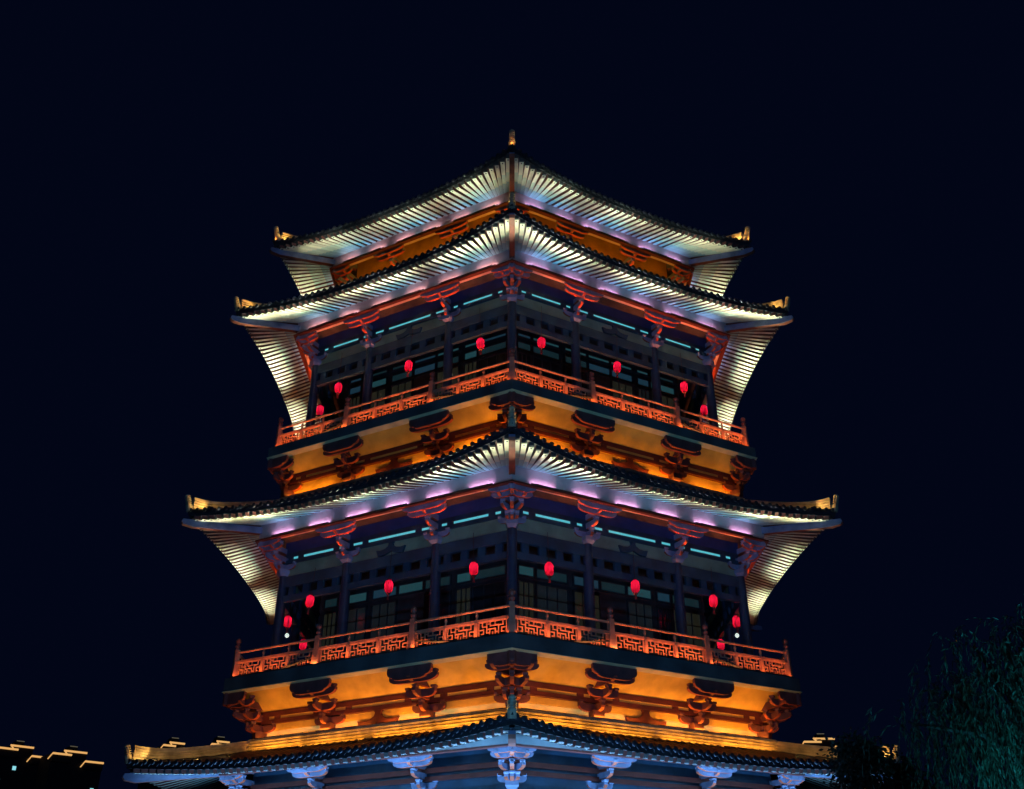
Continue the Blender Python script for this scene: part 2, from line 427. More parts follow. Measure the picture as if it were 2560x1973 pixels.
def strut_mesh(H, w=.8, th=.12):
    half = [(0, H * .26), (w * .28, H * .1), (w * .55, 0), (w * .86, 0), (w, H * .5), (w * .7, H * .44), (w * .4, H * .5), (w * .18, H * .68), (w * .14, H * .86), (w * .2, H)]
    poly = half + [(-a, b) for a, b in reversed(half[1:])]
    poly = poly[::-1] if False else poly
    m = MB(); m.prism(poly, (0, 0), (1, 0), th); return m

def bay_columns(R, f1): # u of the two inner columns of a side of length R
    return (-(R / 2 - f1), R / 2 - f1)

def slot_beam(parent, a, zb, hl, cols, mat_beam, mat_slot, th, name_slot, depth=.045):
    """two rails with a lit gap between, broken by blocks; zb bottom"""
    for z0, z1 in ((zb, zb + .17), (zb + .29, zb + .5)):
        m = MB(); m.hexa([(-hl, -a, z0), (-hl, -a + .2, z0), (hl, -a + .2, z0), (hl, -a, z0)], [(-hl, -a, z1), (-hl, -a + .2, z1), (hl, -a + .2, z1), (hl, -a, z1)])
        link('tie_beam', m.mesh('tie_beam', mat_beam), parent, rz(th))
    edges = [-hl + .2] + list(cols) + [hl - .2]
    for i in range(3):
        u0, u1 = edges[i], edges[i + 1]; w = u1 - u0; c = (u0 + u1) / 2
        for s in (-1, 1):
            for uu, ww in ((c + s * w * .30, .16), (c + s * w * .47, .14)):
                m = MB(); m.box((uu, -a + .045, zb + .23), (ww, .035, .062)); link('spacer_block', m.mesh('spacer_block', mat_beam), parent, rz(th))
        if mat_slot:
            m = MB(); m.box((c, -a + depth, zb + .23), (w * .49, .01, .066)); link(name_slot, m.mesh(name_slot, mat_slot), parent, rz(th))

def place_brackets(parent, a_col, cols, z0, H, reach, sides, mats, big=1.0, lobe=1.0):
    me = bracket_mesh(z0, H, reach, False, big, lobe).mesh('bracket', mats)
    mc = bracket_mesh(z0, H, reach, True, big, lobe).mesh('corner_bracket', mats)
    for th in sides:
        for u in cols: link('bracket', me, parent, rz(th) @ Matrix.Translation((u, -a_col, 0)))
    Rc = a_col / C30
    for ang in (0, 60, -60):
        link('corner_bracket', mc, parent, rz(ang) @ Matrix.Translation((0, -Rc, 0)))
    if len(sides) > 2:
        for ang in (120, -120): link('corner_bracket', mc, parent, rz(ang) @ Matrix.Translation((0, -Rc, 0)))

# --- open storeys between balcony and eave
def build_storey(zf, zpb, Rc, f1, Rin, rf, label, doors):
    """zf floor, zpb purlin bottom, Rc column ring radius"""
    ac = Rc * C30; ai = Rin * C30; hlc = Rc / 2; hli = Rin / 2
    zc = zpb - 1.45                     # column top
    w = MB()
    for th in ALL:                      # inner wall and veranda ceiling
        Mx = rz(th)
        w.add([Mx @ Vector(p) for p in ((-hli, -ai, zf - .3), (hli, -ai, zf - .3), (hli, -ai, zpb + .3), (-hli, -ai, zpb + .3))], [(0, 1, 2, 3)])
        w.add([Mx @ Vector(p) for p in ((-hli, -ai, zc + .3), (hli, -ai, zc + .3), (hlc - .1, -ac + .17, zc + .3), (-hlc + .1, -ac + .17, zc + .3))], [(3, 2, 1, 0)])
    st = link('storey', w.mesh('storey', M_WALL), pag, label=label)
    cols = bay_columns(Rc, f1)
    cm = MB(); cm.lathe([(.24, zf), (.25, zf + .25), (.23, zf + .3), (.22, zf + 2.5), (.2, zc - .02), (.2, zc)], 14)
    cme = cm.mesh('column', M_COL, True)
    for th in SEEN:
        for u in cols: link('column', cme, st, rz(th) @ Matrix.Translation((u, -ac, 0)))
    for ang in (0, 60, -60, 120, -120): link('column', cme, st, rz(ang) @ Matrix.Translation((0, -Rc, 0)))
    place_brackets(st, ac, cols, zc, 1.52, rf.ap - ac, SEEN, [M_BRK, M_RED], .95)
    for th in SEEN:
        edges = [-hlc] + list(cols) + [hlc]
        for i in range(3):
            u0, u1 = edges[i] + .17, edges[i + 1] - .17
            for z0, z1 in ((zc - .52, zc - .04), (zc - 1.2, zc - .92)):
                m = MB(); m.hexa([(u0, -ac - .09, z0), (u0, -ac + .09, z0), (u1, -ac + .09, z0), (u1, -ac - .09, z0)], [(u0, -ac - .09, z1), (u0, -ac + .09, z1), (u1, -ac + .09, z1), (u1, -ac - .09, z1)])
                link('lintel', m.mesh('lintel', M_BEAM), st, rz(th))
            n = 5 if i == 1 else 4
            for k in range(n):
                u = u0 + (u1 - u0) * (k + .5) / n
                m = MB(); m.box((u, -ac, zc - .72), (.17, .06, .2)); link('frieze_block', m.mesh('frieze_block', M_BEAM), st, rz(th))
            # plaster panel between the brackets with a strut
            z0, z1 = zc, zc + .58
            m = MB(); m.hexa([(u0, -ac + .02, z0), (u0, -ac + .06, z0), (u1, -ac + .06, z0), (u1, -ac + .02, z0)], [(u0, -ac + .02, z1), (u0, -ac + .06, z1), (u1, -ac + .06, z1), (u1, -ac + .02, z1)])
            link('plaster_panel', m.mesh('plaster_panel', M_PLA2), st, rz(th))
            if i == 1:
                s = strut_mesh(.56, .75, .1); link('splayed_strut', s.mesh('splayed_strut', M_BEAM), st, rz(th) @ Matrix.Translation(((u0 + u1) / 2, -ac - .035, zc)))
        slot_beam(st, ac + .06, zc + .58, hlc - .05, cols, M_BEAM, M_TUBE, th, 'light_slot')
        # board above the slot, leaning out to the purlin
        m = MB(); hl2 = hlc + .02; a2 = ac + .05
        m.hexa([(-hl2, -a2, zc + 1.085), (-hl2, -a2 + .06, zc + 1.085), (hl2, -a2 + .06, zc + 1.085), (hl2, -a2, zc + 1.085)], [(-hl2, -a2 - .01, zc + 1.62), (-hl2, -a2 + .06, zc + 1.62), (hl2, -a2 + .06, zc + 1.62), (hl2, -a2 - .01, zc + 1.62)])
        link('cove_board', m.mesh('cove_board', M_COVE), st, rz(th))
        m = MB(); m.add([(-hl2, -a2, zc + 1.6), (hl2, -a2, zc + 1.6), (hl2 + .5, -rf.ap + .1, zpb + .3), (-hl2 - .5, -rf.ap + .1, zpb + .3)], [(0, 1, 2, 3)])
        link('dark_soffit', m.mesh('dark_soffit', M_WALL), st, rz(th))
        # windows and doors of the inner wall
        ii = [-hli + .12, -hli * .44, hli * .44, hli - .12]
        for i in range(3):
            u0, u1 = ii[i] + .12, ii[i + 1] - .12
            n = 3 if i == 1 else 2
            for k in range(n):
                a0 = u0 + (u1 - u0) * k / n + .07; a1 = u0 + (u1 - u0) * (k + 1) / n - .07
                if n == 2:
                    fr = .66
                    a0, a1 = (u0 + .05, u0 + (u1 - u0) * fr - .08) if (k == 0) == (i == 2) else (u0 + (u1 - u0) * fr + .08, u1 - .05) if k == 1 else (u0 + .05, u0 + (u1 - u0) * (1 - fr) - .08)
                    if i == 0 and k == 1: a0, a1 = u0 + (u1 - u0) * (1 - fr) + .08, u1 - .05
                    if i == 0 and k == 0: a0, a1 = u0 + .05, u0 + (u1 - u0) * (1 - fr) - .08
                    if i == 2: a0, a1 = ((u0 + .05, u0 + (u1 - u0) * .3) if k == 0 else (u0 + (u1 - u0) * .36, u1 - .05))
                for z0, z1, pm in (((zf + 3.55, zf + 3.92, M_PANE2), (zf + 1.0, zf + 3.25, M_PANE)) if zf < 15 else ((zf + 4.42, zf + 4.56, M_PANE2), (zf + 3.75, zf + 4.1, M_PANE2), (zf + 1.0, zf + 3.5, M_PANE))):
                    if i == 1 and pm is M_PANE and k == 1: continue
                    f = MB(); t = .06
                    for (x0, x1, y0, y1) in ((a0 - t, a1 + t, z1, z1 + t), (a0 - t, a1 + t, z0 - t, z0), (a0 - t, a0, z0, z1), (a1, a1 + t, z0, z1)):
                        f.box(((x0 + x1) / 2, -ai - .05, (y0 + y1) / 2), ((x1 - x0) / 2, .05, (y1 - y0) / 2))
                    if pm is M_PANE:
                        for q_ in (.33, .67): f.box((a0 + (a1 - a0) * q_, -ai - .055, (z0 + z1) / 2), (.018, .03, (z1 - z0) / 2))
                        for q_ in (.25, .5, .75): f.box(((a0 + a1) / 2, -ai - .052, z0 + (z1 - z0) * q_), ((a1 - a0) / 2, .026, .018))
                    link('window_frame', f.mesh('window_frame', M_FRAME), st, rz(th))
                    f = MB(); f.box(((a0 + a1) / 2, -ai - .03, (z0 + z1) / 2), ((a1 - a0) / 2, .012, (z1 - z0) / 2))
                    link('window_pane', f.mesh('window_pane', random.choice(M_PANES) if pm is M_PANE2 else random.choice(M_PANEB)), st, rz(th))
    return st
st2 = build_storey(Z(10.14), Z(16.34), 11.85, 3.6, 10.0, RF_3, 'middle storey gallery with dark columns', True)
st1 = build_storey(Z(20.99), Z(27.46), 11.4, 3.4, 9.7, RF_2, 'upper storey gallery with dark columns', True)

# --- balconies
FRET = [(0, 0, 8, 0), (0, 5, 8, 5), (0, 0, 0, 5), (8, 0, 8, 5),
        (1, 5, 1, 3.4), (1, 3.4, 2.3, 3.4), (0, 2.4, 1.4, 2.4), (1.4, 2.4, 1.4, 1), (1.4, 1, .7, 1), (2.3, 5, 2.3, 1.2), (2.3, 1.2, 3.2, 1.2), (3.2, 0, 3.2, 2.4),
        (3.2, 2.4, 4.8, 2.4), (3.3, 5, 3.3, 3.5), (3.3, 3.5, 5.7, 3.5), (4.7, 3.5, 4.7, 5), (4.8, 2.4, 4.8, 0), (4.8, 1.2, 5.7, 1.2), (5.7, 1.2, 5.7, 3.5),
        (6.6, 1, 7.3, 1), (6.6, 1, 6.6, 2.4), (6.6, 2.4, 8, 2.4), (5.7, 3.4, 7, 3.4), (7, 3.4, 7, 5), (2.3, 2.4, 3.2, 2.4), (4, 0, 4, 1.3), (2.3, 4.2, 3.3, 4.2), (5.7, 0, 5.7, 1.2)]
def lattice(w, h):
    m = MB(); t = .021
    for i, (x0, y0, x1, y1) in enumerate(FRET):
        X0, X1, Y0, Y1 = -w / 2 + w * x0 / 8, -w / 2 + w * x1 / 8, h * y0 / 5, h * y1 / 5
        e = .0007 * (i % 7)
        X0, X1 = min(X0, X1), max(X0, X1); Y0, Y1 = min(Y0, Y1), max(Y0, Y1)
        m.box(((X0 + X1) / 2, 0, (Y0 + Y1) / 2), ((X1 - X0) / 2 + t - e, t + e, (Y1 - Y0) / 2 + t - e))
    return m.mesh('lattice_panel', M_RAIL)
def build_balcony(zb, zt, Rf, Rr, posts, Rw, f1, label):
    af, ar, aw = Rf * C30, Rr * C30, Rw * C30
    m = MB()
    prof = [(aw - .4, zb + .14), (af - .3, zb + .14), (af - .3, zb - .02), (af - .01, zb + .05), (af, zb + .07), (af - .05, zb + .1), (af - .05, zt), (aw - 1.5, zt), (aw - 1.5, zb + .14)]
    mi = [1, 2, 2, 2, 0, 0, 0, 1]
    for th in ALL:
        Mx = rz(th); V = []
        for a, z in prof: V += [Mx @ Vector((-a * T30, -a, z)), Mx @ Vector((a * T30, -a, z))]
        for k in range(len(prof) - 1): m.add([V[2 * k], V[2 * k + 1], V[2 * k + 3], V[2 * k + 2]], [(0, 1, 2, 3)], mi[k])
    bal = link('balcony', m.mesh('balcony', [M_FASC, M_PLAS, M_TRIM]), pag, label=label)
    hl = Rr / 2
    # railing
    pm = MB()
    pm.hexa([(-.19, -.13, zt), (.19, -.13, zt), (.19, .13, zt), (-.19, .13, zt)], [(-.11, -.1, zt + .72), (.11, -.1, zt + .72), (.11, .1, zt + .72), (-.11, .1, zt + .72)])
    pm.hexa([(-.11, -.1, zt + .72), (.11, -.1, zt + .72), (.11, .1, zt + .72), (-.11, .1, zt + .72)], [(-.1, -.1, zt + 1.25), (.1, -.1, zt + 1.25), (.1, .1, zt + 1.25), (-.1, .1, zt + 1.25)])
    pme = pm.mesh('railing_post', M_RAIL)
    cap = MB(); cap.lathe([(.1, zt + 1.25), (.07, zt + 1.3), (.12, zt + 1.36), (.13, zt + 1.42), (.07, zt + 1.46), (.07, zt + 1.5), (.12, zt + 1.55), (.13, zt + 1.64), (.08, zt + 1.72), (.02, zt + 1.75)], 10)
    cme = cap.mesh('post_cap', M_RDRK, True)
    lats = {}
    for th in SEEN:
        us = [-hl] + list(posts) + [hl]
        for u in posts:
            link('railing_post', pme, bal, rz(th) @ Matrix.Translation((u, -ar, 0)))
            link('post_cap', cme, bal, rz(th) @ Matrix.Translation((u, -ar, 0)))
        for i in range(3):
            u0, u1 = us[i] + .13, us[i + 1] - .13
            for zr, r in ((zt + 1.13, .055), (zt + .72, .05), (zt + .05, .045)):
                t = MB(); t.tube([(u0 - .03, -ar, zr), (u1 + .03, -ar, zr)], r, 8) if zr > zt + 1 else t.box(((u0 + u1) / 2, -ar, zr), ((u1 - u0) / 2 + .02, .06, r))
                link('rail', t.mesh('rail', M_RAIL), bal, rz(th))
            w = (u1 - u0) / 3
            for k in (1, 2):
                t = MB(); t.box((u0 + w * k, -ar, zt + .385), (.07, .07, .29)); link('baluster', t.mesh('baluster', M_RAIL), bal, rz(th))
                t = MB(); t.lathe([(.05, zt + .77), (.035, zt + .85), (.06, zt + .95), (.03, zt + 1.08)], 8, (u0 + w * k, -ar, 0)); link('rail_vase', t.mesh('rail_vase', M_RAIL), bal, rz(th))
            for k in range(3):
                key = round(w, 3)
                if key not in lats: lats[key] = lattice(w - .2, .54)
                link('lattice_panel', lats[key], bal, rz(th) @ Matrix.Translation((u0 + w * (k + .5), -ar, zt + .115)))
    for ang in (0, 60, -60, 120, -120):
        link('railing_post', pme, bal, rz(ang) @ Matrix.Translation((0, -Rr, 0)))
        link('post_cap', cme, bal, rz(ang) @ Matrix.Translation((0, -Rr, 0)))
    # lit wall below the floor
    zw = zb - 1.78; hw = Rw / 2; cols = bay_columns(Rw, f1)
    for th in SEEN:
        edges = [-hw] + list(cols) + [hw]
        for i in range(3):
            u0, u1 = edges[i] + .02, edges[i + 1] - .02
            if i == 0: u0 = edges[0]
            if i == 2: u1 = edges[3]
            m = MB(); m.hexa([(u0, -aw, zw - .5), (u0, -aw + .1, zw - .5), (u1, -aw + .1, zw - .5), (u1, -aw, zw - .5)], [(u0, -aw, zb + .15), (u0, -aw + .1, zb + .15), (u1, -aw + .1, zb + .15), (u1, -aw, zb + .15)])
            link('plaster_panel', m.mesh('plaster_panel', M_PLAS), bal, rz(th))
            if i == 1:
                s = strut_mesh(.68, .98, .12); link('splayed_strut', s.mesh('splayed_strut', M_TIMB), bal, rz(th) @ Matrix.Translation(((u0 + u1) / 2, -aw - .07, zw)))
        slot_beam(bal, aw + .16, zw + .68, hw + .05, cols, M_TIMB, M_PLAS, th, 'slot_plaster', .035)
        # plaster cove up to the floor edge
        m = MB(); a1 = aw + .95
        m.add([(-hw - .03, -aw - .1, zw + 1.18), (hw + .03, -aw - .1, zw + 1.18), (a1 * T30, -a1, zb + .12), (-a1 * T30, -a1, zb + .12)], [(0, 1, 2, 3)])
        link('plaster_cove', m.mesh('plaster_cove', M_PLAS), bal, rz(th))
        m = MB(); m.hexa([(-hw, -aw - .05, zw - .06), (-hw, -aw, zw - .06), (hw, -aw, zw - .06), (hw, -aw - .05, zw - .06)], [(-hw, -aw - .05, zw), (-hw, -aw, zw), (hw, -aw, zw), (hw, -aw - .05, zw)])
        link('sill_beam', m.mesh('sill_beam', M_TIMB), bal, rz(th))
    place_brackets(bal, aw + .08, cols, zw, 1.8, af - aw - .3, SEEN, [M_TBRK, M_RED], 1.12, 1.35)
    return bal
bal2 = build_balcony(Z(9.52), Z(10.14), 13.94, 13.5, (-2.35, 2.35), 12.0, 3.6, 'lower balcony with orange fret railing over gold lit brackets')
bal1 = build_balcony(Z(20.42), Z(20.99), 13.33, 12.86, (-2.35, 2.35), 12.0, 3.6, 'upper balcony with orange fret railing over gold lit brackets')

# --- wall band under the topmost eave, and ground storey
def band_wall(Rw, z0, z1, f1, rf, label, m_plas):
    aw = Rw * C30; hw = Rw / 2; m = MB()
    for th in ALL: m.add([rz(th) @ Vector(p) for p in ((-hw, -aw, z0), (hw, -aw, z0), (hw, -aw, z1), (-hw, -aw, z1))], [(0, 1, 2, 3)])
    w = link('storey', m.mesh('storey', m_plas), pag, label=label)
    cols = bay_columns(Rw, f1)
    zc = rf.zp - 2 * rf.ph - 1.3
    place_brackets(w, aw, cols, zc, 1.36, rf.ap - aw, SEEN, [M_BRK, M_RED], .85)
    for th in SEEN:
        for a, b in ((zc - .35, zc - .05), (zc + .52, zc + .68), (zc + .8, zc + .98)):
            t = MB(); t.hexa([(-hw, -aw - .12, a), (-hw, -aw, a), (hw, -aw, a), (hw, -aw - .12, a)], [(-hw, -aw - .12, b), (-hw, -aw, b), (hw, -aw, b), (hw, -aw - .12, b)])
            link('tie_beam', t.mesh('tie_beam', M_TIMB), w, rz(th))
    return w
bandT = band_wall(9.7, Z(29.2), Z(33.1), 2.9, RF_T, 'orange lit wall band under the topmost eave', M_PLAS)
base = band_wall(12.2, 0, Z(7.4), 3.7, RF_4, 'ground storey wall under the blue lit eave', M_BEAM)

# --- lamps of the building (housings are parts, the light sits in each housing)
def lamp_bar(parent, th, p, L, d, power, col, spread, name, w=.06):
    m = MB(); m.box((0, 0, .035), (L / 2, w / 2 + .015, .03))
    Ml = rz(th) @ aim(p, d); link('light_bar', m.mesh('light_bar', M_HOUS), parent, Ml)
    area_light(name, parent, Ml, L * .98, w, power, col, spread)
def ar_in(af): return af - 1.42
def tip_lamp(parent, th, p, power, tgt=None, col=None):
    L = bpy.data.lights.get('tip_lamp_%g' % power)
    if L is None:
        L = bpy.data.lights.new('tip_lamp_%g' % power, 'SPOT' if tgt else 'POINT')
        if tgt: L.spot_size = R_(75); L.spot_blend = .6
        L.energy = power; L.color = col or COL_TIP; L.shadow_soft_size = .05
    m = MB(); m.box((0, 0, -.1), (.07, .07, .04)); Ml = rz(th) @ Matrix.Translation(p)
    link('tip_lamp', m.mesh('tip_lamp', M_HOUS), parent, Ml)
    o = bpy.data.objects.new('tip_lamp_light', L); C.objects.link(o); o.parent = parent; o.matrix_local = Ml if tgt is None else rz(th) @ aim(p, tgt - p)
for th in SEEN:
    near = th in NEAR
    # narrow beams on the balcony ledges, thrown up at the rafters
    for bal, af, zt, rf, nm in ((bal2, 13.94 * C30, Z(10.14), RF_3, '3'), (bal1, 13.33 * C30, Z(20.99), RF_2, '2')):
        n = 3 if near else 2
        for k in range(n):
            hl = af * T30 - .3; u = -hl + 2 * hl * (k + .5) / n
            p = Vector((u, -af + .32, zt + .08)); tgt = Vector((u * 1.24, -(rf.am + .3), rf.zm))
            lamp_bar(bal, th, p, 2 * hl / n * .85, tgt - p, P_EAVE * 3 / n, COL_EAVE, 27, 'eave_beam_%s_%d' % (nm, n))
        if near:                                  # short bars for the fanned corner rafters
            for sgn in (-1, 1):
                p = Vector((sgn * (af * T30 - .75), -af + .32, zt + .08)); c = rf.eave(.9)
                lamp_bar(bal, th, p, .8, Vector((sgn * (c.x - .1), c.y - .1, c.z)) - p, P_EAVE * .22, COL_EAVE, 24, 'corner_beam_' + nm)
        # amber bars that wash the railing and the bracket undersides
        n = 3 if near else 1
        for k in range(n):
            hl = af * T30 - .15; u = -hl + 2 * hl * (k + .5) / n
            lamp_bar(bal, th, Vector((u, -af + .2, zt + .07)), 2 * hl / n * .97, (0, .3, 1), P_RAIL * 3 / n * random.uniform(.8, 1.25), COL_RAIL, 90, 'rail_wash_%s_%d_%d' % (nm, k, th))
        for k in range(2 if near else 1):
            hl = af * T30 - 1.0; u = -hl + 2 * hl * (k + .5) / (2 if near else 1)
            p = Vector((u, -ar_in(af), zt + .09)); tgt = Vector((u, -(rf.ap - .42), rf.zp - .8))
            lamp_bar(bal, th, p, hl * (.95 if near else 1.9), tgt - p, P_BRKT * (1 if near else 2), COL_BRKT, 20, 'bracket_beam_%s_%d' % (nm, near))
        for u in ((-2.35, 1.3) if near else ()):
            lamp_bar(bal, th, Vector((u, -af + .22, zt + .05)), .3, (0, .5, 1), P_RAIL * .12, (1, .5, .18), 120, 'rail_spot_' + nm)
    n = 3 if near else 2
    for k in range(n):
        u = -5.8 + 11.6 * (k + .5) / n; a = 12.0
        p = Vector((u, -a, RF_2.at_a(u, a) + .16)); tgt = Vector((u * 1.2, -(RF_T.am + .1), RF_T.zm))
        lamp_bar(roof2, th, p, 9.0 / n, tgt - p, P_EAVE * 1.08 / n, COL_EAVE, 48, 'eave_beam_T_%d' % n)
    # lavender bars along the purlins
    for roof, rf, nm in ((roofT, RF_T, 'T'), (roof2, RF_2, '2'), (roof3, RF_3, '3')):
        n = 6 if near else 2; a = rf.ap + .3
        for k in range(n):
            hl = rf.ap * T30 - .3; u = -hl + 2 * hl * (k + .5) / n
            lamp_bar(roof, th, Vector((u, -a + .1, rf.zp - .63)), 2 * hl / n * .55, (0, .3, 1), P_PURLIN * (1 if near else 3), COL_PINK if (th < 0 and nm != '3') else COL_PURLIN, 150, 'purlin_wash_%s_%d' % (nm, th), .04)
        for k in range(3 if near else 0):
            u = -hl + 2 * hl * (k + .5) / 3
            lamp_bar(roof, th, Vector((u, -a - .02, rf.zp - .66)), 2 * hl / 3 * .7, (0, -.75, 1), P_TEAL, COL_TEAL, 140, 'teal_wash_%s' % nm, .03)
    # amber floods standing on the wall ridge, and weaker ones lying on the tiles in front of it
    for roof, rf, nm, zc, pw in ((roof4, RF_4, '4', Z(8.6), P_AMBER), (roof3, RF_3, '3', Z(19.6), P_AMBER), (roof2, RF_2, '2', Z(31.3), P_AMBER * 1.0)):
        n = 4 if near else 2; a = rf.at + .06; hl = rf.at * T30
        for k in range(n):
            u = -hl + 2 * hl * (k + .5) / n
            p = Vector((u, -a, rf.zt + .52)); tgt = Vector((u, -rf.at + .35, zc))
            lamp_bar(roof, th, p, 2 * hl / n * .8, tgt - p, pw * random.uniform(.45, 1.6), COL_AMBER, 170, 'amber_flood_%s_%d_%d' % (nm, k, th), .06)
            if near and nm == '4':
                a2 = rf.at + .5; p = Vector((u, -a2, rf.at_a(u, a2) + .1))
                lamp_bar(roof, th, p, 2 * hl / n * .92, Vector((u, -rf.at, rf.zt + .75)) - p, pw * 1.5, COL_AMBER, 150, 'ridge_flood_4_%d_%d' % (k, th), .06)
    # small lamps at the hip ends
    if near:
        for sgn in (-1, 1):                       # along the long hips of the lowest roof
            for t in (.25, .5):
                h = RF_4.top(1, t); p = Vector((sgn * (h.x - .9), h.y - .52, 0)); p.z = RF_4.at_a(p.x, -p.y) + .2
                tip_lamp(roof4, th, p, P_TIP * .9)
        for roof, rf, nm in ((roofT, RF_T, 'T'), (roof2, RF_2, '2'), (roof3, RF_3, '3'), (roof4, RF_4, '4')):
            for sgn in (-1, 1):
                e = rf.top(1, .96); i0 = rf.top(1, .78)
                p = Vector((sgn * (i0.x - .55), i0.y - .55, 0)); p.z = rf.at_a(p.x, -p.y) + .22
                tip_lamp(roof, th, p, P_TIP * (1.6 if nm == 'T' else 1)); p2 = rf.eave(.9, .44); p2 = Vector((sgn * p2.x, p2.y + .12, p2.z + .2)); tip_lamp(roof, th, p2, P_TIP * 7, Vector((sgn * e.x, e.y, e.z + .55)))
for roof, th, p in orn_lamps: tip_lamp(roof, th, p, P_TIP * .95, None, (1, .4, .09))
for sx in (-1, 1):                                # blue floodlights on the forecourt
    fl = link('floodlight', None, None, Matrix.Translation((5.5 * sx, 13, 0)), 'blue floodlight standing on the paving, %s of the forecourt' % ('right' if sx > 0 else 'left'), 'floodlight', 'forecourt floodlights')
    d = Vector((-5.5 * sx, 25, 17)).normalized()
    m = MB(); m.lathe([(.1, -.3), (.17, -.25), (.2, 0), (.21, .02)], 14, (0, 0, .55), axis=d); link('housing', m.mesh('housing', M_HOUS), fl)
    m = MB(); m.box((0, 0, .03), (.2, .2, .03)); m.tube([(0, 0, .05), (0, 0, .4)], .035, 8); link('stand', m.mesh('stand', M_HOUS), fl)
    L = bpy.data.lights.new('floodlight', 'SPOT'); L.energy = P_FLOOD; L.color = (.1, .46, 1); L.spot_size = R_(64); L.spot_blend = .8; L.shadow_soft_size = .15
    o = bpy.data.objects.new('floodlight_beam', L); C.objects.link(o); o.parent = fl; o.matrix_local = aim(Vector((0, 0, .55)) + d * .08, d)
for th in NEAR:
    for k in range(4):
        u = -7 + 14 * (k + .5) / 4
        p = Vector((u, -13.3, .25)); lamp_bar(base, th, p, 2.6, (0, -.03, 1), P_GROUND, COL_GROUND, 60, 'ground_flood')

# ------------------------------------------------------------------ lanterns
M_LAN = bpy.data.materials.new('red_lantern_silk'); M_LAN.use_nodes = True
nt_ = M_LAN.node_tree; nt_.nodes.clear(); ou = nt_.nodes.new('ShaderNodeOutputMaterial'); tr = nt_.nodes.new('ShaderNodeBsdfTranslucent'); df = nt_.nodes.new('ShaderNodeBsdfDiffuse'); mx = nt_.nodes.new('ShaderNodeMixShader')
tr.inputs[0].default_value = (.8, .012, .085, 1); df.inputs[0].default_value = (.5, .02, .04, 1); mx.inputs[0].default_value = .25
nt_.links.new(tr.outputs[0], mx.inputs[1]); nt_.links.new(df.outputs[0], mx.inputs[2]); nt_.links.new(mx.outputs[0], ou.inputs[0])
M_TAS = mat('lantern_tassel', (.4, .03, .03), .7)
M_LCAP = mat('lantern_cap', (.12, .03, .03), .5)
M_BULB = mat('white_globe', (.8, .8, .8), .3, emit=(.85, 1, .9), estr=.8)
def lantern_parts():
    b = MB(); prof = [(.1, -.3)]
    for k in range(13):
        t = k / 12; prof.append((.2 * (1 - abs(2 * t - 1) ** 5 * .45) + (.006 if k % 2 else -.004), -.28 + .56 * t))
    b.lathe(prof + [(.1, .3)], 16)
    c = MB(); c.lathe([(.09, .3), (.11, .31), (.11, .36), (.05, .38)], 12); 
    c2 = MB(); c2.lathe([(.1, -.36), (.1, -.31), (.08, -.3)], 12)
    t = MB()
    for k in range(7):
        a = k / 7 * 6.283; t.tube([(0.02 * math.cos(a), .02 * math.sin(a), -.36), (.05 * math.cos(a), .05 * math.sin(a), -.62)], .014, 5)
    return (('lantern_body', b.mesh('lantern_body', M_LAN, True)), ('lantern_cap', c.mesh('lantern_cap', M_LCAP)), ('lantern_base', c2.mesh('lantern_base', M_LCAP)), ('tassel', t.mesh('tassel', M_TAS)))
LP = lantern_parts()
def lantern(th, u, R, z, ztop, label):
    Mx = Matrix.Translation((0, 50, 0)) @ rz(th)
    o = link('lantern', None, None, Mx @ Matrix.Translation((u, -R * C30, z)), label, 'lantern', 'red lanterns hung along the galleries')
    for n, me in LP: link(n, me, o, Matrix.Scale(.9, 4))
    L = bpy.data.lights.get('lantern_bulb') or bpy.data.lights.new('lantern_bulb', 'POINT'); L.energy = 1.9; L.color = (1, .75, .6); L.shadow_soft_size = .03
    bl = bpy.data.objects.new('lantern_bulb', L); C.objects.link(bl); bl.parent = o; bl.location = (0, 0, .04)
    o.rotation_euler.x += random.uniform(-.05, .05); o.rotation_euler.y += random.uniform(-.05, .05)
    c = MB(); c.tube([(0, 0, .37), (0, 0, ztop - z)], .012, 5); link('cord', c.mesh('cord', M_LCAP), o)
    return o
ordn = ['nearest the front corner', 'second from the front corner', 'third from the front corner']
for lev, R, z, zt, us in (('lower', 12.2, Z(13.36), Z(14.95), (-4.2, 0, 4.15)), ('upper', 11.8, Z(24.04), Z(26.1), (-4.1, .05, 4.0))):
    for th, sd_ in ((-30, 'left'), (30, 'right')):
        for u in us:
            k = us.index(u) if th == 30 else 2 - us.index(u)
            lantern(th, u + (-1 if th == 30 else 1) * (.17 if lev == 'lower' else .24), R - .05, z + (.06 if lev == 'lower' else .1) + random.uniform(-.03, .03), zt, 'red lantern on the %s gallery, %s face, %s' % (lev, sd_, ordn[k]))
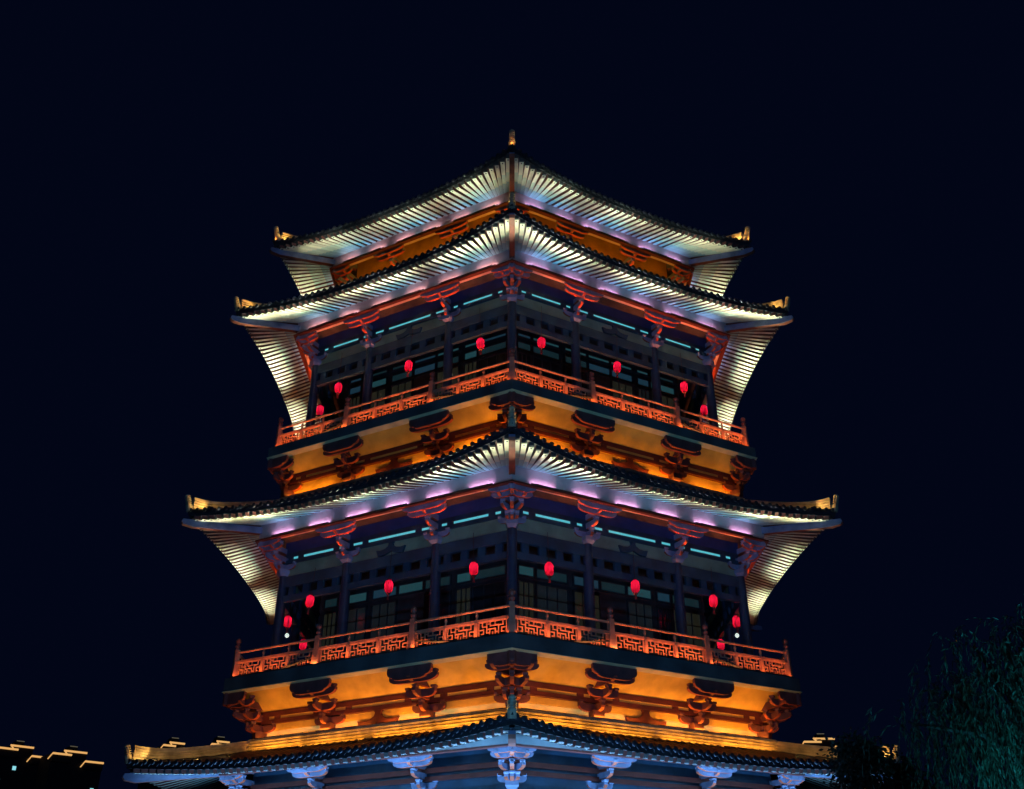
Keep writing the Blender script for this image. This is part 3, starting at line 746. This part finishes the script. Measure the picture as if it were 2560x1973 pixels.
for th, sd_ in ((-90, 'left'), (90, 'right')):
    s_ = 1 if th < 0 else -1
    lantern(th, s_ * 4.2, 11.85, Z(13.36), Z(14.95), 'small red lantern past the %s end column of the lower gallery, above white lamp' % sd_)
    lantern(th, s_ * .3, 11.85, Z(13.36), Z(14.95), 'red lantern half hidden behind the lower railing near its %s end' % sd_)
    lantern(th, s_ * 4.6, 11.2, Z(24.1), Z(26.1), 'small red lantern past the %s end column of the upper gallery' % sd_)
    g = MB(); g.lathe([(.02, -.1), (.07, -.07), (.1, 0), (.07, .07), (.03, .1)], 12)
    Mx = Matrix.Translation((0, 50, 0)) @ rz(th) @ Matrix.Translation((s_ * 4.45, -11.75 * C30, Z(12.66)))
    o = link('pendant_lamp', None, None, Mx, 'white globe pendant lamp below red lantern, %s end of lower gallery' % sd_, 'lamp', 'white globe lamps')
    link('globe', g.mesh('globe', M_BULB, True), o)
    c = MB(); c.tube([(0, 0, .13), (0, 0, 2.3)], .01, 5); link('cord', c.mesh('cord', M_LCAP), o)

# ------------------------------------------------------------------ far towers outlined in gold light
M_TWR = mat('far_tower_wall', (.012, .012, .014), .9)
M_LED = mat('gold_led_line', (.5, .35, .15), .5, emit=(1, .52, .16), estr=.8)
M_LEDD = mat('pale_led_line', (.3, .3, .25), .5, emit=(.6, .55, .35), estr=.12)
M_WIN = mat('blue_white_window', (.2, .3, .3), .3, emit=(.3, .8, .9), estr=.9)
M_DRKW = mat('dark_window', (.008, .008, .01), .4)
def tower(x, y, zb, w, label, flip=1, wins=()):
    """zb height of the lit parapet line"""
    ang = math.degrees(math.atan2(-x, y)) * 1.0
    o = link('apartment_tower', None, None, Matrix.Translation((x, y, 0)) @ rz(ang + 18 * flip), label, 'tower', 'towers with lit roof outlines')
    d = 7; wing = w * .36; gap = w * .28
    m = MB(); m.box((0, d, (zb - 1.5) / 2), (w / 2, d, (zb - 1.5) / 2)); wl = link('wall', m.mesh('wall', M_TWR), o)
    for sx, dz in ((-1, 0), (1, -1.0)):
        cx = sx * (w - wing) / 2
        m = MB(); m.box((cx, d * .8, zb - .9 + dz), (wing / 2, d * .8 + .5, .9)); link('parapet', m.mesh('parapet', M_TWR), o)
        m = MB(); m.box((cx, -.62, zb - .16 + dz), (wing / 2, .1, .2)); link('light_line', m.mesh('light_line', M_LED), o)
        m = MB(); x0 = cx - wing / 2; m.tube([(x0 - .9, -.7, zb - 1.5 + dz), (x0, -.6, zb - .1 + dz)], .13, 6); link('light_line', m.mesh('light_line', M_LED), o)
    zc = zb + 1.3
    m = MB(); m.box((.4, d, zb), (gap * .8, d * .5, 1.3)); link('crown', m.mesh('crown', M_TWR), o)
    m = MB(); m.box((.4, d * .5 - .14, zc - .05), (gap * .8, .1, .2)); link('light_line', m.mesh('light_line', M_LED), o)
    m = MB(); m.tube([(-w * .18 - .6, -.4, zb), (.4 - gap * .8, d * .5 - .2, zc)], .16, 6); link('light_line', m.mesh('light_line', M_LED), o)
    m = MB(); m.hexa([(-.9, d * .7, zc), (1.5, d * .7, zc), (1.5, d * 1.2, zc), (-.9, d * 1.2, zc)], [(-.5, d * .75, zc + 1.4), (1.1, d * .75, zc + 1.4), (1.1, d * 1.1, zc + 1.4), (-.5, d * 1.1, zc + 1.4)])
    link('roof_lantern', m.mesh('roof_lantern', M_TWR), o)
    m = MB(); m.box((.3, d * .73, zc + 1.35), (.85, .06, .09)); link('light_line', m.mesh('light_line', M_LEDD), o)
    wm = MB(); wm.box((0, -.03, 0), (.38, .05, .42)); wd = wm.mesh('window', M_DRKW); wl_ = wm.mesh('window', M_WIN)
    for r in range(7):
        for c in range(4):
            link('window', wl_ if (r, c) in wins else wd, wl, Matrix.Translation((-w * .38 + w * .76 * c / 3, 0, zb - 4 - 3 * r)))
tower(-110.0, 240, 42.15, 11.5, 'leftmost far tower, roof stepped and outlined in gold', 1, ((0, 1), (1, 0)))
tower(-97.7, 240, 41.0, 11.5, 'second far tower from the left edge, gold outlined stepped roof', 1, ((1, 3),))
tower(-77.0, 246, 44.0, 8, 'far tower whose gold roof peeps over the left tip of the lowest eave', 1)
tower(-67.5, 250, 45.0, 7, 'far tower just peeping over the lowest eave left of the brackets', 1)
tower(71.5, 240, 44.0, 11, 'far tower with gold outlined roof behind the dark tree on the right', 1)

# ------------------------------------------------------------------ trees
M_BARK = mat('bark', (.07, .055, .045), .9, var=.4, scale=6, bump=.5)
M_LEAF = mat('willow_leaf', (.05, .09, .05), .6, var=.5, scale=.7)
M_LEA2 = mat('dark_leaf', (.04, .06, .04), .6, var=.5, scale=1.2)
def leaf(m, p, d, L, w):
    d = d.normalized(); s = d.cross(Vector((random.uniform(-1, 1), random.uniform(-1, 1), random.uniform(-1, 1))))
    if s.length < .01: s = Vector((1, 0, 0))
    s.normalize(); m.add([p, p + d * L * .5 + s * w, p + d * L, p + d * L * .5 - s * w], [(0, 1, 2, 3)])
def willow(x, y, label):
    o = link('willow_tree', None, None, Matrix.Translation((x, y, 0)), label, 'tree')
    t = MB(); t.tube([(0, 0, 0), (.1, .05, 1.5), (-.1, .1, 3.2), (.1, 0, 5.2)], [.42, .34, .28, .2], 10)
    tips = []
    for k in range(15):
        a = k * 2.4 + random.uniform(-.3, .3); r = random.uniform(1.2, 3.6); h = random.uniform(6.9, 10.3) - r * .25
        b = Vector((.05, .03, random.uniform(3.2, 5))); e = Vector((math.cos(a) * r, math.sin(a) * r, h)); mid = (b + e) / 2 + Vector((0, 0, .7))
        t.tube([b, mid, e], [.13, .08, .035], 6); tips += [mid, e, (mid + e) / 2 + Vector((0, 0, .25)), e]
    link('trunk', t.mesh('trunk', M_BARK, True), o)
    c = MB()
    for p in tips:
        for k in range(13):
            a = random.uniform(0, 6.283); sp = random.uniform(.2, 1.1); q = p + Vector((random.gauss(0, .35), random.gauss(0, .35), random.gauss(.2, .3)))
            L = random.uniform(1.6, 4.6); L = min(L, q.z - 1.4); n = int(L / .075); pts = []
            sway = random.uniform(-.12, .12)
            for i in range(n):
                f = i / n; pts.append(q + Vector((math.cos(a) * sp * (1 - (1 - f) ** 2.5) + sway * f * f * L, math.sin(a) * sp * (1 - (1 - f) ** 2.5), .45 * math.sin(min(f * 5, 3.14)) - L * f)))
            for i in range(1, n):
                d = (pts[i] - pts[i - 1]) + Vector((random.uniform(-.05, .05), random.uniform(-.05, .05), -.02))
                leaf(c, pts[i], d, random.uniform(.13, .24), random.uniform(.012, .022))
    link('crown', c.mesh('crown', M_LEAF), o)
    return o
wil = willow(13.5, 26.5, 'tall weeping willow in faint teal light at the right edge')
def broad(x, y, h, r, label, n=26):
    o = link('broadleaf_tree', None, None, Matrix.Translation((x, y, 0)), label, 'tree')
    t = MB(); t.tube([(0, 0, 0), (.08, .05, h * .4), (0, 0, h * .75)], [.2, .15, .06], 8); c = MB()
    for k in range(n):
        a = random.uniform(0, 6.283); q = math.sqrt(random.random()) * r; z = h * (.38 + .6 * random.random() ** .8); q *= math.sin(min(1, (h - z) / h / .5) * 1.57) * .9 + .1
        p = Vector((math.cos(a) * q, math.sin(a) * q, z)); b = Vector((0, 0, h * random.uniform(.3, .6)))
        t.tube([b, (b + p) / 2 + Vector((0, 0, .1)), p], [.05, .035, .012], 5)
        cr = random.uniform(.3, .62)
        for j in range(240):
            v = Vector((random.gauss(0, 1), random.gauss(0, 1), random.gauss(0, .8))) * cr * .5
            leaf(c, p + v, v + Vector((0, 0, -.2)), random.uniform(.09, .17), random.uniform(.03, .05))
    link('trunk', t.mesh('trunk', M_BARK, True), o); link('crown', c.mesh('crown', M_LEA2), o)
broad(9.7, 30, 6.9, 1.5, 'dark leafy tree in front of the lowest eave, right side', 34)
broad(11.35, 31.0, 6.75, 1.5, 'dark leafy tree between the willow and the lowest eave', 36)
# teal uplight at the foot of the willow
tl = link('tree_uplight', None, None, Matrix.Translation((12.6, 23.2, 0)), 'small ground floodlight at the foot of the willow', 'lamp')
m = MB(); m.box((0, 0, .12), (.22, .14, .1)); m.box((0, 0, .02), (.12, .1, .019)); link('housing', m.mesh('housing', M_HOUS), tl)
area_light('willow_light', tl, aim((0, 0, .24), (.8, 1.6, 5)), .36, .2, 250, (.03, .45, .72), 80)

scene.render.engine = 'CYCLES'
